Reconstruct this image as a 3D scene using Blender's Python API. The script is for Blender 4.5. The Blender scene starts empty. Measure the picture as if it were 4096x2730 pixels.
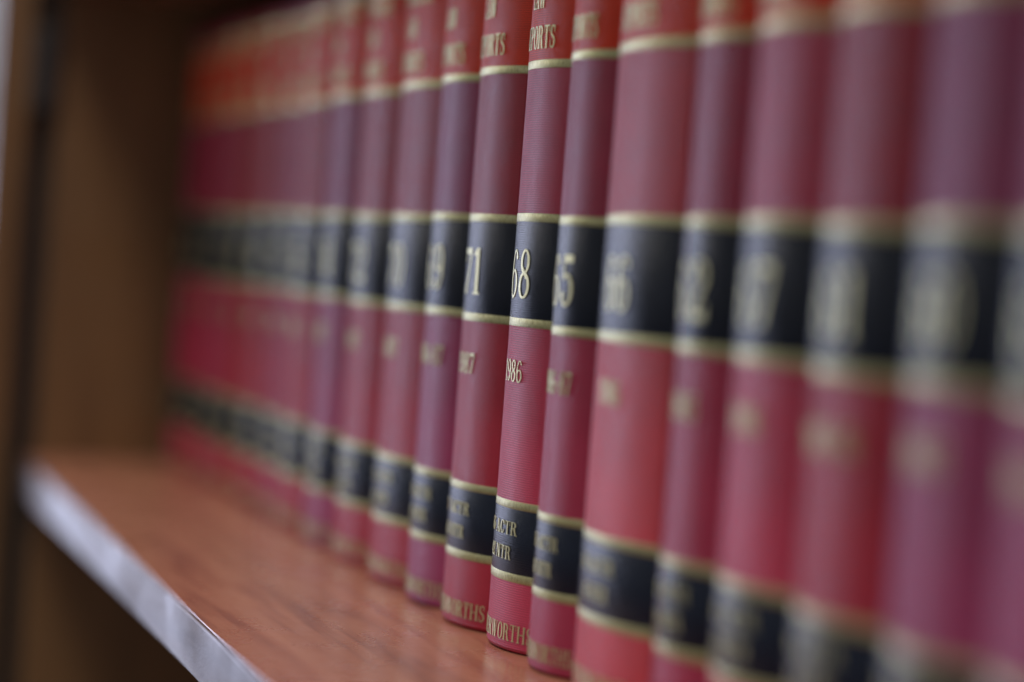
import bpy, bmesh, math, random
from mathutils import Matrix, Vector

S = bpy.context.scene
COL = S.collection
rnd = random.Random(7)
MM = 0.001

# ------------------------------------------------------------------ camera
cam_data = bpy.data.cameras.new('camera')
cam = bpy.data.objects.new('camera', cam_data)
COL.objects.link(cam)
cam_data.sensor_width = 36.0
cam_data.lens = 36.0 * 8530 / 4096
cam_data.clip_start = 0.01
cam_data.clip_end = 50
yaw, pitch, roll = (math.radians(a) for a in (20.81, -2.09, 4.24))
F = Vector((-math.cos(yaw) * math.cos(pitch), math.sin(yaw) * math.cos(pitch), math.sin(pitch)))
Rr = F.cross(Vector((0, 0, 1))).normalized()
Uu = Rr.cross(F)
R2 = Rr * math.cos(roll) + Uu * math.sin(roll)
U2 = Uu * math.cos(roll) - Rr * math.sin(roll)
m = Matrix((R2, U2, -F)).transposed().to_4x4()
m.translation = Vector((0, -0.257, 0.1309))
cam.matrix_world = m
cam_data.dof.use_dof = True
cam_data.dof.focus_distance = 0.728
cam_data.dof.aperture_fstop = 2.35
cam_data.dof.aperture_blades = 0
S.camera = cam

# ------------------------------------------------------------------ light
world = bpy.data.worlds.new('World')
S.world = world
world.use_nodes = True
bg = world.node_tree.nodes['Background']
bg.inputs[0].default_value = (0.93, 0.96, 1.0, 1)
bg.inputs[1].default_value = 0.38


def area_lamp(name, loc, target, sx, sy, watts, colour):
    ld = bpy.data.lights.new(name, 'AREA')
    ld.shape = 'RECTANGLE'
    ld.size, ld.size_y, ld.energy, ld.color = sx, sy, watts, colour
    o = bpy.data.objects.new(name, ld)
    COL.objects.link(o)
    o.location = loc
    o.rotation_euler = (Vector(target) - Vector(loc)).to_track_quat('-Z', 'Y').to_euler()
    return o


area_lamp('window_light', (-3.3, -0.98, 0.5), (-0.7, -0.1, 0.1), 1.25, 2.2, 42, (0.66, 0.72, 1.0))
area_lamp('room_fill', (-3.3, -2.7, 1.1), (-0.75, 0.0, 0.1), 1.8, 1.4, 14, (1.0, 0.95, 0.9))  # added fill with no lamp behind it, soft diffuse light for the spines
area_lamp('overhead_fill', (-0.2, -1.0, 2.3), (-0.6, -0.05, 0.0), 1.2, 0.6, 42, (1.0, 0.94, 0.88))  # added overhead fill, brightens the shelf top

S.view_settings.view_transform = 'Standard'
S.view_settings.look = 'None'
S.view_settings.exposure = 0.18
S.view_settings.gamma = 1.0
S.render.engine = 'CYCLES'
S.cycles.use_denoising = True
S.cycles.max_bounces = 8
S.cycles.sample_clamp_indirect = 6.0


# ------------------------------------------------------------------ materials
class N:
    def __init__(self, name):
        self.m = bpy.data.materials.new(name)
        self.m.use_nodes = True
        self.t = self.m.node_tree
        self.p = self.t.nodes['Principled BSDF']

    def n(self, kind, **kw):
        nd = self.t.nodes.new(kind)
        for k, v in kw.items():
            setattr(nd, k, v)
        return nd

    def l(self, a, b):
        self.t.links.new(a, b)

    def math(self, op, a, b=None):
        nd = self.n('ShaderNodeMath', operation=op)
        for i, v in enumerate((a, b)):
            if v is None:
                continue
            if isinstance(v, (int, float)):
                nd.inputs[i].default_value = v
            else:
                self.l(v, nd.inputs[i])
        return nd.outputs[0]

    def ramp(self, fac, stops):
        r = self.n('ShaderNodeValToRGB')
        while len(r.color_ramp.elements) < len(stops):
            r.color_ramp.elements.new(0.5)
        for e, (pos, c) in zip(r.color_ramp.elements, stops):
            e.position = pos
            e.color = (*c, 1) if len(c) == 3 else c
        self.l(fac, r.inputs[0])
        return r.outputs[0]


def weave(b, strength, seed, period=0.78):
    """canvas weave relief of the book cloth, driven by the millimetre UVs of the spine"""
    uv = b.n('ShaderNodeUVMap')
    noi = b.n('ShaderNodeTexNoise')
    noi.inputs['Scale'].default_value = 0.28
    noi.inputs['Detail'].default_value = 2
    mp = b.n('ShaderNodeMapping')
    mp.inputs['Location'].default_value = (seed * 3.7, seed * 1.9, 0)
    b.l(uv.outputs[0], mp.inputs[0])
    b.l(mp.outputs[0], noi.inputs['Vector'])
    mix = b.n('ShaderNodeVectorMath', operation='MULTIPLY_ADD')
    b.l(noi.outputs['Color'], mix.inputs[0])
    mix.inputs[1].default_value = (0.55, 0.55, 0)
    b.l(uv.outputs[0], mix.inputs[2])
    sp = b.n('ShaderNodeSeparateXYZ')
    b.l(mix.outputs[0], sp.inputs[0])
    k = 2 * math.pi / period
    row = b.math('MULTIPLY', sp.outputs[1], k)
    half = b.math('MULTIPLY', b.math('FLOOR', b.math('MULTIPLY', sp.outputs[1], 1 / period)), math.pi)
    col = b.math('ADD', b.math('MULTIPLY', sp.outputs[0], k), half)
    hgt = b.math('MULTIPLY', b.math('SINE', b.math('MULTIPLY', row, 0.5)), b.math('SINE', col))
    hgt = b.math('ABSOLUTE', hgt)
    fine = b.n('ShaderNodeTexNoise')
    fine.inputs['Scale'].default_value = 2.2
    fine.inputs['Detail'].default_value = 4
    b.l(mp.outputs[0], fine.inputs['Vector'])
    tot = b.math('ADD', hgt, b.math('MULTIPLY', fine.outputs[0], 0.12))
    bump = b.n('ShaderNodeBump')
    bump.inputs['Strength'].default_value = strength
    bump.inputs['Distance'].default_value = 0.00012
    b.l(tot, bump.inputs['Height'])
    b.l(bump.outputs[0], b.p.inputs['Normal'])
    return mp, tot


def cloth_material(name, colour, rough, strength, seed, coat=0.0, vary=0.25, spec=0.3, thread_shade_mix=1.0):
    b = N(name)
    mp, hgt = weave(b, strength, seed)
    big = b.n('ShaderNodeTexNoise')
    big.inputs['Scale'].default_value = 0.05
    big.inputs['Detail'].default_value = 5
    b.l(mp.outputs[0], big.inputs['Vector'])
    lo = tuple(c * (1 - vary) for c in colour)
    hi = tuple(min(1, c * (1 + vary)) for c in colour)
    # highlights on the weave and shade in its valleys, painted into the base colour
    thread_shade = b.math('ADD', b.math('MULTIPLY', hgt, 0.95), 0.42)
    mul = b.n('ShaderNodeMix', data_type='RGBA', blend_type='MULTIPLY')
    mul.inputs['Factor'].default_value = thread_shade_mix
    b.l(b.ramp(big.outputs[0], [(0.3, lo), (0.7, hi)]), mul.inputs['A'])
    b.l(thread_shade, mul.inputs['B'])
    b.l(mul.outputs['Result'], b.p.inputs['Base Color'])
    rg = b.math('ADD', b.math('MULTIPLY', big.outputs[0], 0.16), rough - 0.08)
    b.l(rg, b.p.inputs['Roughness'])
    b.p.inputs['Specular IOR Level'].default_value = spec
    b.p.inputs['Coat Weight'].default_value = coat
    b.p.inputs['Coat Roughness'].default_value = 0.3
    return b.m


def gold_material(name, dull, mid, bright, metal):
    b = N(name)
    mp, hgt = weave(b, 0.22, 5)
    big = b.n('ShaderNodeTexNoise')
    big.inputs['Scale'].default_value = 1.0
    st = b.n('ShaderNodeMapping')
    st.inputs['Scale'].default_value = (2.6, 0.45, 1)
    b.l(mp.outputs[0], st.inputs[0])
    big.inputs['Detail'].default_value = 6
    big.inputs['Roughness'].default_value = 0.7
    b.l(st.outputs[0], big.inputs['Vector'])
    b.l(b.ramp(big.outputs[0], [(0.25, dull), (0.5, mid), (0.75, bright)]),
        b.p.inputs['Base Color'])
    b.p.inputs['Metallic'].default_value = metal
    b.p.inputs['Roughness'].default_value = 0.42
    return b.m


def wood_material(name, dark, mid, light, rough, coat, grain=1.0, bump=0.15, axis='X'):
    b = N(name)
    tc = b.n('ShaderNodeTexCoord')
    mp = b.n('ShaderNodeMapping')
    sc = {'X': (3.0, 42.0, 42.0), 'Z': (42.0, 42.0, 3.0)}[axis]
    mp.inputs['Scale'].default_value = sc
    b.l(tc.outputs['Object'], mp.inputs[0])
    warp = b.n('ShaderNodeTexNoise')
    warp.inputs['Scale'].default_value = 0.6
    warp.inputs['Detail'].default_value = 3
    b.l(mp.outputs[0], warp.inputs['Vector'])
    va = b.n('ShaderNodeVectorMath', operation='MULTIPLY_ADD')
    b.l(warp.outputs['Color'], va.inputs[0])
    va.inputs[1].default_value = (1.6, 1.6, 1.6)
    b.l(mp.outputs[0], va.inputs[2])
    gr = b.n('ShaderNodeTexNoise')
    gr.inputs['Scale'].default_value = 1.1 * grain
    gr.inputs['Detail'].default_value = 8
    gr.inputs['Roughness'].default_value = 0.62
    b.l(va.outputs[0], gr.inputs['Vector'])
    b.l(b.ramp(gr.outputs[0], [(0.34, dark), (0.5, mid), (0.68, light)]), b.p.inputs['Base Color'])
    pores = b.n('ShaderNodeTexNoise')
    pores.inputs['Scale'].default_value = 1100
    pores.inputs['Detail'].default_value = 3
    b.l(tc.outputs['Object'], pores.inputs['Vector'])
    blot = b.n('ShaderNodeTexNoise')
    blot.inputs['Scale'].default_value = 38
    blot.inputs['Detail'].default_value = 5
    b.l(tc.outputs['Object'], blot.inputs['Vector'])
    h = b.math('ADD', b.math('MULTIPLY', gr.outputs[0], 0.7), pores.outputs[0])
    bp = b.n('ShaderNodeBump')
    bp.inputs['Strength'].default_value = bump
    bp.inputs['Distance'].default_value = 0.0003
    b.l(h, bp.inputs['Height'])
    b.l(bp.outputs[0], b.p.inputs['Normal'])
    rg = b.math('ADD', b.math('MULTIPLY', b.math('SUBTRACT', blot.outputs[0], 0.5), 0.45), rough)
    b.l(b.math('MAXIMUM', rg, 0.12), b.p.inputs['Roughness'])
    b.p.inputs['Coat Weight'].default_value = coat
    b.p.inputs['Coat Roughness'].default_value = 0.22
    return b.m


def plain(name, colour, rough=0.6, metal=0.0):
    b = N(name)
    tc = b.n('ShaderNodeTexCoord')
    no = b.n('ShaderNodeTexNoise')
    no.inputs['Scale'].default_value = 60
    no.inputs['Detail'].default_value = 5
    b.l(tc.outputs['Object'], no.inputs['Vector'])
    b.l(b.ramp(no.outputs[0], [(0.3, tuple(c * 0.85 for c in colour)), (0.7, tuple(min(1, c * 1.1) for c in colour))]),
        b.p.inputs['Base Color'])
    b.p.inputs['Roughness'].default_value = rough
    b.p.inputs['Metallic'].default_value = metal
    return b.m


MAT_GOLD = gold_material('gilt_rule_foil', (0.09, 0.075, 0.03), (0.35, 0.325, 0.16), (0.58, 0.55, 0.33), 0.92)
MAT_INK = gold_material('gilt_letter_foil', (0.22, 0.19, 0.08), (0.52, 0.49, 0.27), (0.66, 0.63, 0.40), 0.82)
MAT_RED = cloth_material('red_label_foil', (0.74, 0.058, 0.019), 0.36, 0.8, 2, 0.0, 0.12, 0.14)
MAT_NAVY = cloth_material('navy_label_foil', (0.0025, 0.006, 0.018), 0.26, 0.3, 3, 0.0, 0.2, 0.24)
MAT_PAGES = plain('page_edges', (0.62, 0.55, 0.42), 0.9)
MAT_SHELF = wood_material('shelf_wood', (0.24, 0.088, 0.056), (0.37, 0.148, 0.087), (0.43, 0.19, 0.115), 0.30, 0.45, 2.3, 0.10)
MAT_EDGE = wood_material('shelf_edge_wood', (0.045, 0.020, 0.013), (0.10, 0.062, 0.050), (0.19, 0.165, 0.17), 0.46, 0.0, 1.0, 0.4)
MAT_PANEL = wood_material('panel_wood', (0.078, 0.036, 0.012), (0.125, 0.060, 0.020), (0.155, 0.077, 0.027), 0.5, 0.05, 0.8, 0.1, 'Z')
MAT_DARK = plain('hinge_and_gap_shade', (0.012, 0.012, 0.013), 0.5)
MAT_FLOOR = plain('carpet', (0.10, 0.085, 0.075), 0.95)
MAT_WALL = plain('painted_plaster', (0.72, 0.72, 0.72), 0.85)

# ------------------------------------------------------------------ mesh helpers


def link(name, bm, mat, parent=None, smooth=False):
    me = bpy.data.meshes.new(name)
    bmesh.ops.recalc_face_normals(bm, faces=bm.faces)
    bm.to_mesh(me)
    bm.free()
    me.materials.append(mat)
    if smooth:
        for p in me.polygons:
            p.use_smooth = True
    o = bpy.data.objects.new(name, me)
    COL.objects.link(o)
    o.parent = parent
    return o


def empty(name, loc, label, cat, group=None):
    o = bpy.data.objects.new(name, None)
    COL.objects.link(o)
    o.empty_display_size = 0.02
    o.location = loc
    o['label'], o['category'] = label, cat
    if group:
        o['group'] = group
    return o


def box(name, lo, hi, mat, parent=None, bevel=0.0012):
    bm = bmesh.new()
    bmesh.ops.create_cube(bm, size=1)
    for v in bm.verts:
        v.co = Vector(((lo[i] + hi[i]) / 2 + v.co[i] * (hi[i] - lo[i]) for i in range(3)))
    if bevel:
        bmesh.ops.bevel(bm, geom=bm.edges[:], offset=bevel, segments=3, profile=0.5, affect='EDGES')
    o = link(name, bm, mat, parent)
    return o


# ------------------------------------------------------------------ setting: wall behind, bookcase
wall = box('wall', (-4.6, -4.2, -1.2), (-4.5, 2.0, 2.4), MAT_WALL, None, 0)
wall['kind'] = 'structure'
unseen_floor = box('unseen_floor', (-4.5, -4.2, -0.96), (3.0, 0.6, -0.90), MAT_FLOOR, None, 0)  # out of view, added to cut ambient light from below
unseen_floor['kind'] = 'structure'

PX = -1.232          # inner face of the left side panel
EY = -0.0885         # front edge of the shelf
case = empty('bookcase', (-0.4, 0.05, -0.4), 'brown wooden bookcase whose shelf carries the row of law books', 'bookcase')


def cpart(name, lo, hi, mat, bevel=0.0012, parent=None):
    o = box(name, lo, hi, mat, None, bevel)
    o.parent = parent or case
    if parent is None:
        o.matrix_parent_inverse = Matrix.Translation(case.location).inverted()
    return o


shelf = cpart('shelf', (PX + 0.0005, EY + 0.0021, -0.0187), (0.42, 0.196, 0), MAT_SHELF, 0.0006)
shelf['label'] = 'reddish brown polished shelf board under the books'
edge = cpart('edge_strip', (PX + 0.0005, EY, -0.0190), (0.42, EY + 0.002, 0.0003), MAT_EDGE, 0.0008, shelf)
edge['label'] = 'pale worn front edge of the shelf'
# the shelf runs slightly askew to the row of books: its front edge comes forward towards the right
for o in (shelf, edge):
    for v in o.data.vertices:
        if v.co.y < 0:
            v.co.y += -0.0207 * (v.co.x + 1.161) + (-0.0835 - EY)
cpart('upper_shelf', (PX + 0.0005, EY, 0.268), (0.42, 0.196, 0.293), MAT_SHELF)
cpart('lower_shelf', (PX + 0.0005, EY, -0.385), (0.42, 0.196, -0.36), MAT_SHELF)
cpart('side_panel', (PX - 0.020, -0.0755, -0.46), (PX, 0.215, 0.60), MAT_PANEL)
cpart('back_panel', (PX + 0.0005, 0.1965, -0.46), (0.42, 0.2145, 0.60), MAT_PANEL)
cpart('stile', (PX - 0.018, -0.1115, -0.46), (PX + 0.002, -0.0905, 0.60), MAT_PANEL, 0.002)
cpart('gap_shade_strip', (PX - 0.020, -0.0900, -0.46), (PX - 0.013, -0.0760, 0.60), MAT_DARK, 0)  # black backing closes the gap and stands in for its shade
hg = cpart('hinge', (PX - 0.012, -0.0915, 0.196), (PX + 0.0045, -0.0755, 0.244), MAT_DARK, 0.003)

# ------------------------------------------------------------------ lettering: a condensed serif face built from strokes
TK, TN = 0.15, 0.05


def _rect(x0, y0, x1, y1):
    return [[(x0, y0), (x1, y0), (x1, y1), (x0, y1)]]


def _stem(x, y0=0.0, y1=1.0, w=TK, s0=True, s1=True):
    q = _rect(x, y0, x + w, y1)
    if s0:
        q += _rect(x - 0.075, y0, x + w + 0.075, y0 + TN)
    if s1:
        q += _rect(x - 0.075, y1 - TN, x + w + 0.075, y1)
    return q


def _diag(x0, y0, x1, y1, w):
    return [[(x0 - w / 2, y0), (x0 + w / 2, y0), (x1 + w / 2, y1), (x1 - w / 2, y1)]]


def _ring(cx, cy, rx, ry, tx, ty, a0=0, a1=360, n=None):
    n = n or max(6, int(abs(a1 - a0) / 14))
    q = []
    for i in range(n):
        a, c = (math.radians(a0 + (a1 - a0) * k / n) for k in (i, i + 1))
        q.append([(cx + rx * math.cos(a), cy + ry * math.sin(a)), (cx + rx * math.cos(c), cy + ry * math.sin(c)),
                  (cx + (rx - tx) * math.cos(c), cy + (ry - ty) * math.sin(c)),
                  (cx + (rx - tx) * math.cos(a), cy + (ry - ty) * math.sin(a))])
    return q


def _dot(cx, cy, r):
    return [[(cx + r * math.cos(t * math.pi / 4), cy + r * 0.8 * math.sin(t * math.pi / 4)) for t in range(8)]]


G = {}
G['A'] = (0.86, _diag(0.13, 0, 0.43, 1, 0.05) + _diag(0.70, 0, 0.43, 1, 0.16) + _rect(0.24, 0.28, 0.62, 0.28 + TN)
          + _rect(0.0, 0, 0.26, TN) + _rect(0.54, 0, 0.86, TN))
G['B'] = (0.74, _stem(0.09) + _ring(0.33, 0.76, 0.33, 0.24, 0.14, TN, -90, 90) + _ring(0.33, 0.27, 0.38, 0.27, 0.15, TN, -90, 90)
          + _rect(0.24, 0.95, 0.33, 1) + _rect(0.24, 0, 0.33, TN) + _rect(0.24, 0.50, 0.33, 0.55))
G['C'] = (0.74, _ring(0.38, 0.5, 0.36, 0.51, 0.15, TN, 38, 322) + _rect(0.62, 0.66, 0.68, 0.98) + _dot(0.61, 0.26, 0.055))
G['E'] = (0.72, _stem(0.09) + _rect(0.24, 0.95, 0.64, 1) + _rect(0.24, 0, 0.66, TN) + _rect(0.24, 0.49, 0.50, 0.54)
          + _rect(0.60, 0.74, 0.65, 1) + _rect(0.62, 0, 0.67, 0.28) + _rect(0.46, 0.38, 0.50, 0.65))
G['H'] = (0.94, _stem(0.09) + _stem(0.70) + _rect(0.2, 0.48, 0.74, 0.53))
G['I'] = (0.34, _stem(0.095))
G['L'] = (0.68, _stem(0.09) + _rect(0.24, 0, 0.62, TN) + _rect(0.58, 0, 0.63, 0.30))
G['N'] = (0.90, _rect(0.12, 0, 0.17, 1) + _rect(0.73, 0, 0.78, 1) + _diag(0.19, 1, 0.70, 0, 0.18) + _rect(0, 0, 0.29, TN)
          + _rect(0.60, 0.95, 0.90, 1) + _rect(0, 0.95, 0.2, 1))
G['O'] = (0.80, _ring(0.40, 0.5, 0.38, 0.515, 0.15, TN))
G['P'] = (0.72, _stem(0.09) + _ring(0.34, 0.74, 0.36, 0.26, 0.15, TN, -90, 90) + _rect(0.24, 0.95, 0.34, 1) + _rect(0.24, 0.48, 0.34, 0.53))
G['R'] = (0.86, _stem(0.09) + _ring(0.34, 0.75, 0.35, 0.25, 0.15, TN, -90, 90) + _rect(0.24, 0.95, 0.34, 1) + _rect(0.24, 0.50, 0.38, 0.55)
          + _diag(0.70, 0, 0.50, 0.53, 0.16) + _rect(0.62, 0, 0.86, TN))
G['S'] = (0.64, _ring(0.31, 0.745, 0.26, 0.265, 0.13, TN, 40, 275) + _ring(0.32, 0.265, 0.28, 0.275, 0.14, TN, -140, 92)
          + _diag(0.18, 0.62, 0.46, 0.40, 0.16) + _rect(0.50, 0.68, 0.55, 0.98) + _rect(0.05, 0.02, 0.10, 0.34))
G['T'] = (0.80, _stem(0.325, s1=False) + _rect(0.04, 0.95, 0.76, 1) + _rect(0.03, 0.68, 0.075, 1) + _rect(0.725, 0.68, 0.77, 1))
G['U'] = (0.86, _stem(0.09, 0.3, 1, TK, False, True) + _rect(0.68, 0.3, 0.73, 1) + _rect(0.58, 0.95, 0.84, 1)
          + _ring(0.41, 0.31, 0.32, 0.32, 0.11, 0.06, 180, 360))
G['W'] = (1.16, _diag(0.12, 1, 0.36, 0, 0.15) + _diag(0.36, 0, 0.57, 1, 0.05) + _diag(0.56, 1, 0.78, 0, 0.15) + _diag(0.80, 0, 1.05, 1, 0.05)
          + _rect(0, 0.95, 0.26, 1) + _rect(0.42, 0.95, 0.70, 1) + _rect(0.94, 0.95, 1.16, 1))
G['0'] = (0.66, _ring(0.33, 0.5, 0.30, 0.51, 0.11, TN))
G['1'] = (0.50, _stem(0.19, s1=False) + _diag(0.10, 0.86, 0.24, 1.0, 0.10) + _rect(0.06, 0.84, 0.2, 0.89))
G['2'] = (0.66, _ring(0.32, 0.73, 0.27, 0.28, 0.12, TN, -25, 165) + [[(0.42, 0.62), (0.57, 0.62), (0.20, 0.12), (0.06, 0.04)]]
          + _rect(0.05, 0.0, 0.58, 0.12) + _dot(0.13, 0.74, 0.075) + _rect(0.55, 0, 0.60, 0.26))
G['3'] = (0.66, _ring(0.31, 0.755, 0.25, 0.255, 0.11, TN, -80, 155) + _ring(0.31, 0.27, 0.29, 0.28, 0.12, TN, -155, 85)
          + _dot(0.12, 0.80, 0.07) + _dot(0.11, 0.22, 0.07))
G['4'] = (0.68, _stem(0.36, s1=False) + _diag(0.06, 0.26, 0.44, 1, 0.05) + _rect(0.03, 0.24, 0.64, 0.30))
G['5'] = (0.66, _rect(0.14, 0.84, 0.56, 0.99) + _rect(0.12, 0.5, 0.17, 0.99) + _ring(0.31, 0.31, 0.29, 0.32, 0.12, TN, -150, 128) + _dot(0.12, 0.22, 0.075))
G['6'] = (0.66, _ring(0.34, 0.48, 0.31, 0.52, 0.11, TN, 55, 262) + _ring(0.33, 0.29, 0.29, 0.30, 0.11, TN) + _dot(0.50, 0.84, 0.07))
G['7'] = (0.64, _rect(0.06, 0.86, 0.60, 0.99) + [[(0.16, 0), (0.32, 0), (0.60, 0.88), (0.53, 0.88)]] + _rect(0.05, 0.68, 0.10, 0.99))
G['8'] = (0.66, _ring(0.33, 0.755, 0.25, 0.255, 0.11, TN) + _ring(0.33, 0.265, 0.30, 0.275, 0.12, TN) + _diag(0.19, 0.64, 0.47, 0.40, 0.13))
G['9'] = (0.66, [[(0.66 - x, 1 - y) for x, y in q] for q in G['6'][1]])
G['-'] = (0.36, _rect(0.05, 0.42, 0.31, 0.50))
G[' '] = (0.36, [])


def lettering(name, text, R, z0, height, width, mat, parent, u0=None, lift=0.30):
    """raised gilt letters wrapped round a spine of radius R (mm); total set width in mm, centred unless u0 is given"""
    gap = 0.09
    adv = [G[c][0] for c in text]
    tot = sum(adv) + gap * (len(text) - 1)
    sx = width / tot
    start = -width / 2 if u0 is None else u0
    bm = bmesh.new()
    uvl = bm.loops.layers.uv.new('UVMap')
    x = 0.0
    k = 0
    for c, a in zip(text, adv):
        for q in G[c][1]:
            off = lift + 0.006 * (k % 12)
            k += 1
            top, pts = [], []
            for (px, py) in q:
                u = start + (x + px) * sx
                z = z0 + py * height
                al = u / R
                r = R + off
                top.append(bm.verts.new((r * math.sin(al) * MM, (R - r * math.cos(al)) * MM, z * MM)))
                pts.append((u, z))
            f = bm.faces.new(top)
            for lp, uvp in zip(f.loops, pts):
                lp[uvl].uv = uvp
            low = []
            for (u, z) in pts:
                al = u / R
                r = R + 0.05
                low.append(bm.verts.new((r * math.sin(al) * MM, (R - r * math.cos(al)) * MM, z * MM)))
            n = len(top)
            for i in range(n):
                j = (i + 1) % n
                g = bm.faces.new((top[i], low[i], low[j], top[j]))
                for lp, uvp in zip(g.loops, (pts[i], pts[i], pts[j], pts[j])):
                    lp[uvl].uv = uvp
        x += a + gap
    bmesh.ops.recalc_face_normals(bm, faces=bm.faces)
    me = bpy.data.meshes.new(name)
    bm.to_mesh(me)
    bm.free()
    me.materials.append(mat)
    o = bpy.data.objects.new(name, me)
    COL.objects.link(o)
    o.parent = parent
    return o


# ------------------------------------------------------------------ books
HB = 249.0           # height of a volume
DEPTH = 150.0


def band(name, R, z0, z1, half, mat, parent, lift, thick=None, nseg=26):
    """a foil label or rule wrapped round the spine with its own small thickness and rounded lips"""
    bm = bmesh.new()
    uvl = bm.loops.layers.uv.new('UVMap')
    d = 0.10
    prof = [(z0, 0.02), (z0 + d * 0.3, lift * 0.75), (z0 + d, lift), (z1 - d, lift), (z1 - d * 0.3, lift * 0.75), (z1, 0.02)]
    grid = []
    for i in range(nseg + 1):
        al = -half + 2 * half * i / nseg
        grid.append([bm.verts.new(((R + o) * math.sin(al) * MM, (R - (R + o) * math.cos(al)) * MM, z * MM)) for z, o in prof])
    for i in range(nseg):
        for j in range(len(prof) - 1):
            f = bm.faces.new((grid[i][j], grid[i + 1][j], grid[i + 1][j + 1], grid[i][j + 1]))
            f.smooth = True
            for lp, (ii, jj) in zip(f.loops, ((i, j), (i + 1, j), (i + 1, j + 1), (i, j + 1))):
                lp[uvl].uv = ((-half + 2 * half * ii / nseg) * R, prof[jj][0])
    me = bpy.data.meshes.new(name)
    bm.to_mesh(me)
    bm.free()
    me.materials.append(mat)
    o = bpy.data.objects.new(name, me)
    COL.objects.link(o)
    o.parent = parent
    return o


def cover(w, R, PHI, mat, parent):
    """case binding: round spine, French grooves, boards, turned-in head and tail"""
    yj = R * (1 - math.cos(PHI))
    hw = w / 2
    outer = [(-hw, DEPTH), (-hw, yj + 9), (-hw + 0.15, yj + 7), (-hw + 1.5, yj + 4.2), (-hw + 0.8, yj + 1.6)]
    n = 30
    arc = []
    for i in range(n + 1):
        al = -PHI + 2 * PHI * i / n
        arc.append((R * math.sin(al), R - R * math.cos(al)))
    pr = outer + arc + [(-x, y) for x, y in reversed(outer)]
    inner = [(-hw + 3.2, DEPTH), (-hw + 3.2, yj + 9), (-hw + 3.3, yj + 7), (-hw + 3.5, yj + 4.2), (-hw + 3.3, yj + 2.6)]
    arci = [(x * (1 - 3.0 / hw), y + 2.4) for x, y in arc]
    pi = inner + arci + [(-x, y) for x, y in reversed(inner)]
    s = [0.0]
    for a, b in zip(pr, pr[1:]):
        s.append(s[-1] + math.dist(a, b))
    mid = s[-1] / 2
    c = (0.0, R)

    def inset(p, d, idx):
        # pull the section towards the boards' middle line for the rounded tail and head
        x, y = p
        if 5 <= idx < 5 + n + 1:
            v = Vector((x - c[0], y - c[1])).normalized()
            return (x - v.x * d, y - v.y * d)
        return (x - math.copysign(min(d, 0.8), x), y)

    # tail is slightly crushed: rounds under over ~2.6 mm
    rows = [(0.0, 2.1), (0.25, 1.25), (0.7, 0.62), (1.3, 0.22), (1.9, 0.04), (2.3, 0.16), (2.7, 0.1), (3.2, 0.0)]
    zs = rows + [(z, 0.0) for z in (12, 30, 60, 100, 140, 180, 220, 244)] + [(HB - 2.0, 0.05), (HB - 1.0, 0.4), (HB - 0.3, 1.1), (HB, 2.0)]
    bm = bmesh.new()
    uvl = bm.loops.layers.uv.new('UVMap')
    go = [[bm.verts.new((inset(p, d, i)[0] * MM, inset(p, d, i)[1] * MM, z * MM)) for i, p in enumerate(pr)] for z, d in zs]
    gi = [[bm.verts.new((p[0] * MM, p[1] * MM, z * MM)) for p in pi] for z in (0.0, HB)]
    m_ = len(pr)

    def quad(vs, uvs, sm=True):
        f = bm.faces.new(vs)
        f.smooth = sm
        for lp, uvp in zip(f.loops, uvs):
            lp[uvl].uv = uvp
    for r in range(len(zs) - 1):
        for i in range(m_ - 1):
            ua, ub = s[i] - mid, s[i + 1] - mid
            quad((go[r][i], go[r][i + 1], go[r + 1][i + 1], go[r + 1][i]),
                 ((ua, zs[r][0]), (ub, zs[r][0]), (ub, zs[r + 1][0]), (ua, zs[r + 1][0])))
    for i in range(m_ - 1):
        ua, ub = s[i] - mid, s[i + 1] - mid
        quad((gi[0][i], gi[1][i], gi[1][i + 1], gi[0][i + 1]), ((ua, 0), (ua, HB), (ub, HB), (ub, 0)))
        quad((go[0][i + 1], go[0][i], gi[0][i], gi[0][i + 1]), ((ub, 0), (ua, 0), (ua, 2), (ub, 2)), False)
        quad((go[-1][i], go[-1][i + 1], gi[1][i + 1], gi[1][i]), ((ua, 0), (ub, 0), (ub, 2), (ua, 2)), False)
    for i in (0, m_ - 1):
        col = [go[r][i] for r in range(len(zs))]
        f = bm.faces.new(col + [gi[1][i], gi[0][i]])
        for lp in f.loops:
            lp[uvl].uv = (lp.vert.co.y / MM, lp.vert.co.z / MM)
    return link('cover', bm, mat, parent)


def pages(w, R, PHI, parent):
    hw = w / 2 - 3.6
    yj = R * (1 - math.cos(PHI)) + 2.9
    bm = bmesh.new()
    top = []
    pts = [(-hw, DEPTH - 4), (-hw, yj + 3)]
    for i in range(13):
        a = -1 + 2 * i / 12
        pts.append((hw * a, yj + 1 - (yj - 3.2) * (1 - a * a)))
    pts += [(hw, yj + 3), (hw, DEPTH - 4)]
    lo = [bm.verts.new((x * MM, y * MM, 3.4 * MM)) for x, y in pts]
    hi = [bm.verts.new((x * MM, y * MM, (HB - 3.4) * MM)) for x, y in pts]
    k = len(pts)
    for i in range(k):
        j = (i + 1) % k
        bm.faces.new((lo[i], lo[j], hi[j], hi[i]))
    bm.faces.new(hi)
    bm.faces.new(list(reversed(lo)))
    return link('text_block', bm, MAT_PAGES, parent)


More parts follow.
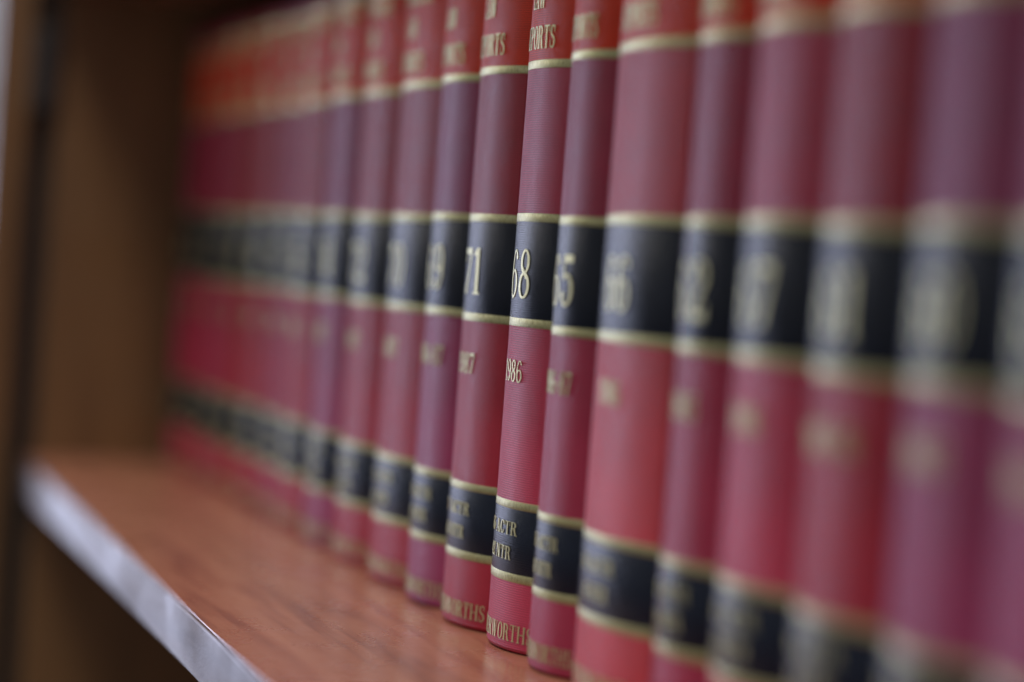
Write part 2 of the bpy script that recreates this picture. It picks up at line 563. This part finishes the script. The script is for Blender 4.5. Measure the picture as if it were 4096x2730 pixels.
#        name key: left silhouette of the spine seen from the camera (mm), number, year, cloth tint, first figures of the two reporter lines
FIRST = 'plum'
BOOKS = [
    (-1232, '58', '1985', 'plum', ('55', '31')), (-1189, '59', '1985', 'wine', ('56', '32')), (-1146, '57', '1984', 'plum', ('57', '33')),
    (-1103, '64', '1986', 'wine', ('58', '34')), (-1060, '54', '1984', 'wine', ('59', '35')), (-1016, '55', '1984', 'plum', ('60', '36')),
    (-971, '56', '1984', 'wine', ('61', '30')), (-925, '74', '1987', 'violet', ('86', '50')), (-879, '72', '1987', 'wine', ('80', '46')),
    (-829, '70', '1987', 'wine', ('75', '44')), (-775, '69', '1986-87', 'violet', ('70', '43')), (-731.5, '71', '1987', 'wine', ('77', '45')),
    (-687, '68', '1986', 'rose', ('66', '42')), (-644.7, '65', '1986-87', 'plum', ('65', '40')), (-608.7, '66', '1986', 'red', ('64', '41')),
    (-552, '62', '1985', 'plum', ('63', '38')), (-516, '67', '1986', 'rose', ('67', '39')), (-473, '61', '1985-86', 'wine', ('62', '37')),
    (-430, '60', '1985', 'violet', ('52', '36')), (-388, '63', '1986', 'violet', ('53', '37')), (-348, '53', '1984', 'plum', ('51', '30')),
]
TINT = {'plum': (0.36, 0.030, 0.074), 'wine': (0.36, 0.021, 0.043), 'violet': (0.30, 0.037, 0.110), 'rose': (0.47, 0.043, 0.090), 'red': (0.54, 0.055, 0.075)}
MAT_CLOTH = {k: cloth_material('book_cloth_' + k, v, 0.35, 0.9, i + 11, 0.0, 0.10, 0.20) for i, (k, v) in enumerate(TINT.items())}

# solve the book edges from the silhouettes, right to left (all spines share the same depth of rounding)
SAG = 8.2


def spine_radius(w):
    return (w * w / 8 + SAG * SAG / 2) / SAG


edges = [0.0] * (len(BOOKS) + 1)
edges[-1] = -305.0
for i in range(len(BOOKS) - 1, 0, -1):
    sx = BOOKS[i][0]
    th = math.atan2(257, -sx)
    w = 43.0
    for _ in range(40):
        e = sx - max(1.0, w / 2 - spine_radius(w) * math.sin(th))
        w = 0.5 * w + 0.5 * (edges[i + 1] - e)
    edges[i] = edges[i + 1] - w
edges[0] = -1230.8

GROUP = 'burgundy law books in a row on the shelf'
NEAR = {
    '69': 'violet burgundy law book numbered 69 between volumes 70 and 71',
    '71': 'wine red law book numbered 71 with gilt 1987, just beside volume 68',
    '68': 'sharply focused burgundy law book numbered 68 with gilt 1986 on spine',
    '65': 'narrow plum law book numbered 65 standing between volumes 68 and 66',
    '66': 'wide rosy red law book numbered 66 with 1986, beside volume 65',
    '70': 'blurred wine red law book numbered 70 beside the violet volume 69',
    '72': 'blurred wine red law book numbered 72 beside volume 70',
    '62': 'blurred narrow plum law book numbered 62 beside the wide volume 66',
    '67': 'blurred rosy burgundy law book numbered 67 next to volume 62',
    '61': 'blurred wine red law book numbered 61 next to volume 67',
    '60': 'strongly blurred violet law book numbered 60 next to volume 61',
    '63': 'strongly blurred violet law book numbered 63 just beyond volume 60',
    '58': 'blurred law book pressed against the wooden side panel',
    '59': 'blurred law book standing second from the wooden side panel',
    '57': 'blurred law book standing third from the wooden side panel',
    '64': 'blurred law book standing fourth from the wooden side panel',
    '54': 'blurred law book standing fifth from the wooden side panel',
    '55': 'blurred law book standing sixth from the wooden side panel',
    '56': 'blurred wine red law book between volume 74 and the sixth book from the side panel',
    '74': 'blurred violet law book numbered 74 next to volume 72',
}


for i, (sx, num, year, tint, rep) in enumerate(BOOKS):
    e0, e1 = edges[i], edges[i + 1]
    w = e1 - e0 - 0.4
    c = (e0 + e1) / 2
    R = spine_radius(w)
    PHI = math.asin(w / 2 / R)
    if num == '53':
        continue
    lab = NEAR[num]
    dy = rnd.uniform(-1.4, 1.4)
    b = empty('law_book', (c * MM, dy * MM, 0.0002), lab, 'book', GROUP)
    cover(w, R, PHI, MAT_CLOTH[tint], b)
    pages(w, R, PHI, b)
    half = PHI * 0.998
    jz = rnd.uniform(-0.5, 0.5)
    ws = min(1.0, w / 43.0)
    # title label
    t = band('title_label', R, 199.6 + jz, 238.2 + jz, half, MAT_RED, b, 0.10)
    lettering('lettering', 'AUSTRALIAN', R, 230.4 + jz, 5.6, 31 * ws, MAT_INK, t)
    lettering('lettering', 'LAW', R, 217.0 + jz, 7.6, 10.5 * ws, MAT_INK, t)
    lettering('lettering', 'REPORTS', R, 203.4 + jz, 7.7, 24.2 * ws, MAT_INK, t)
    band('gilt_rule', R, 196.8 + jz, 199.7 + jz, half, MAT_GOLD, b, 0.13)
    band('gilt_rule', R, 238.1 + jz, 241.4 + jz, half, MAT_GOLD, b, 0.13)
    # number label
    jz = rnd.uniform(-0.5, 0.5)
    t = band('number_label', R, 111.8 + jz, 144.6 + jz, half, MAT_NAVY, b, 0.10)
    lettering('lettering', num, R, 118.6 + jz, 16.5, 16.6, MAT_INK, t)
    band('gilt_rule', R, 144.5 + jz, 147.4 + jz, half, MAT_GOLD, b, 0.13)
    band('gilt_rule', R, 109.0 + jz, 111.9 + jz, half, MAT_GOLD, b, 0.13)
    lettering('year_lettering', year, R, 90.2 + jz, 7.4, 15.0 if len(year) == 4 else 24 * ws, MAT_INK, b, None, 0.22)
    # reporter label
    jz = rnd.uniform(-0.5, 0.5)
    t = band('reporter_label', R, 26.8 + jz, 48.6 + jz, half, MAT_NAVY, b, 0.10)
    lettering('lettering', rep[0] + ' ACTR', R, 39.6 + jz, 4.5, 22.6 * ws, MAT_INK, t)
    lettering('lettering', rep[1] + ' NTR', R, 31.2 + jz, 4.5, 17.6 * ws, MAT_INK, t)
    band('gilt_rule', R, 48.5 + jz, 51.2 + jz, half, MAT_GOLD, b, 0.13)
    band('gilt_rule', R, 24.0 + jz, 26.9 + jz, half, MAT_GOLD, b, 0.13)
    lettering('publisher_lettering', 'BUTTERWORTHS', R, 3.8, 5.6, 42.6 * w / 43.0, MAT_INK, b, None, 0.22)
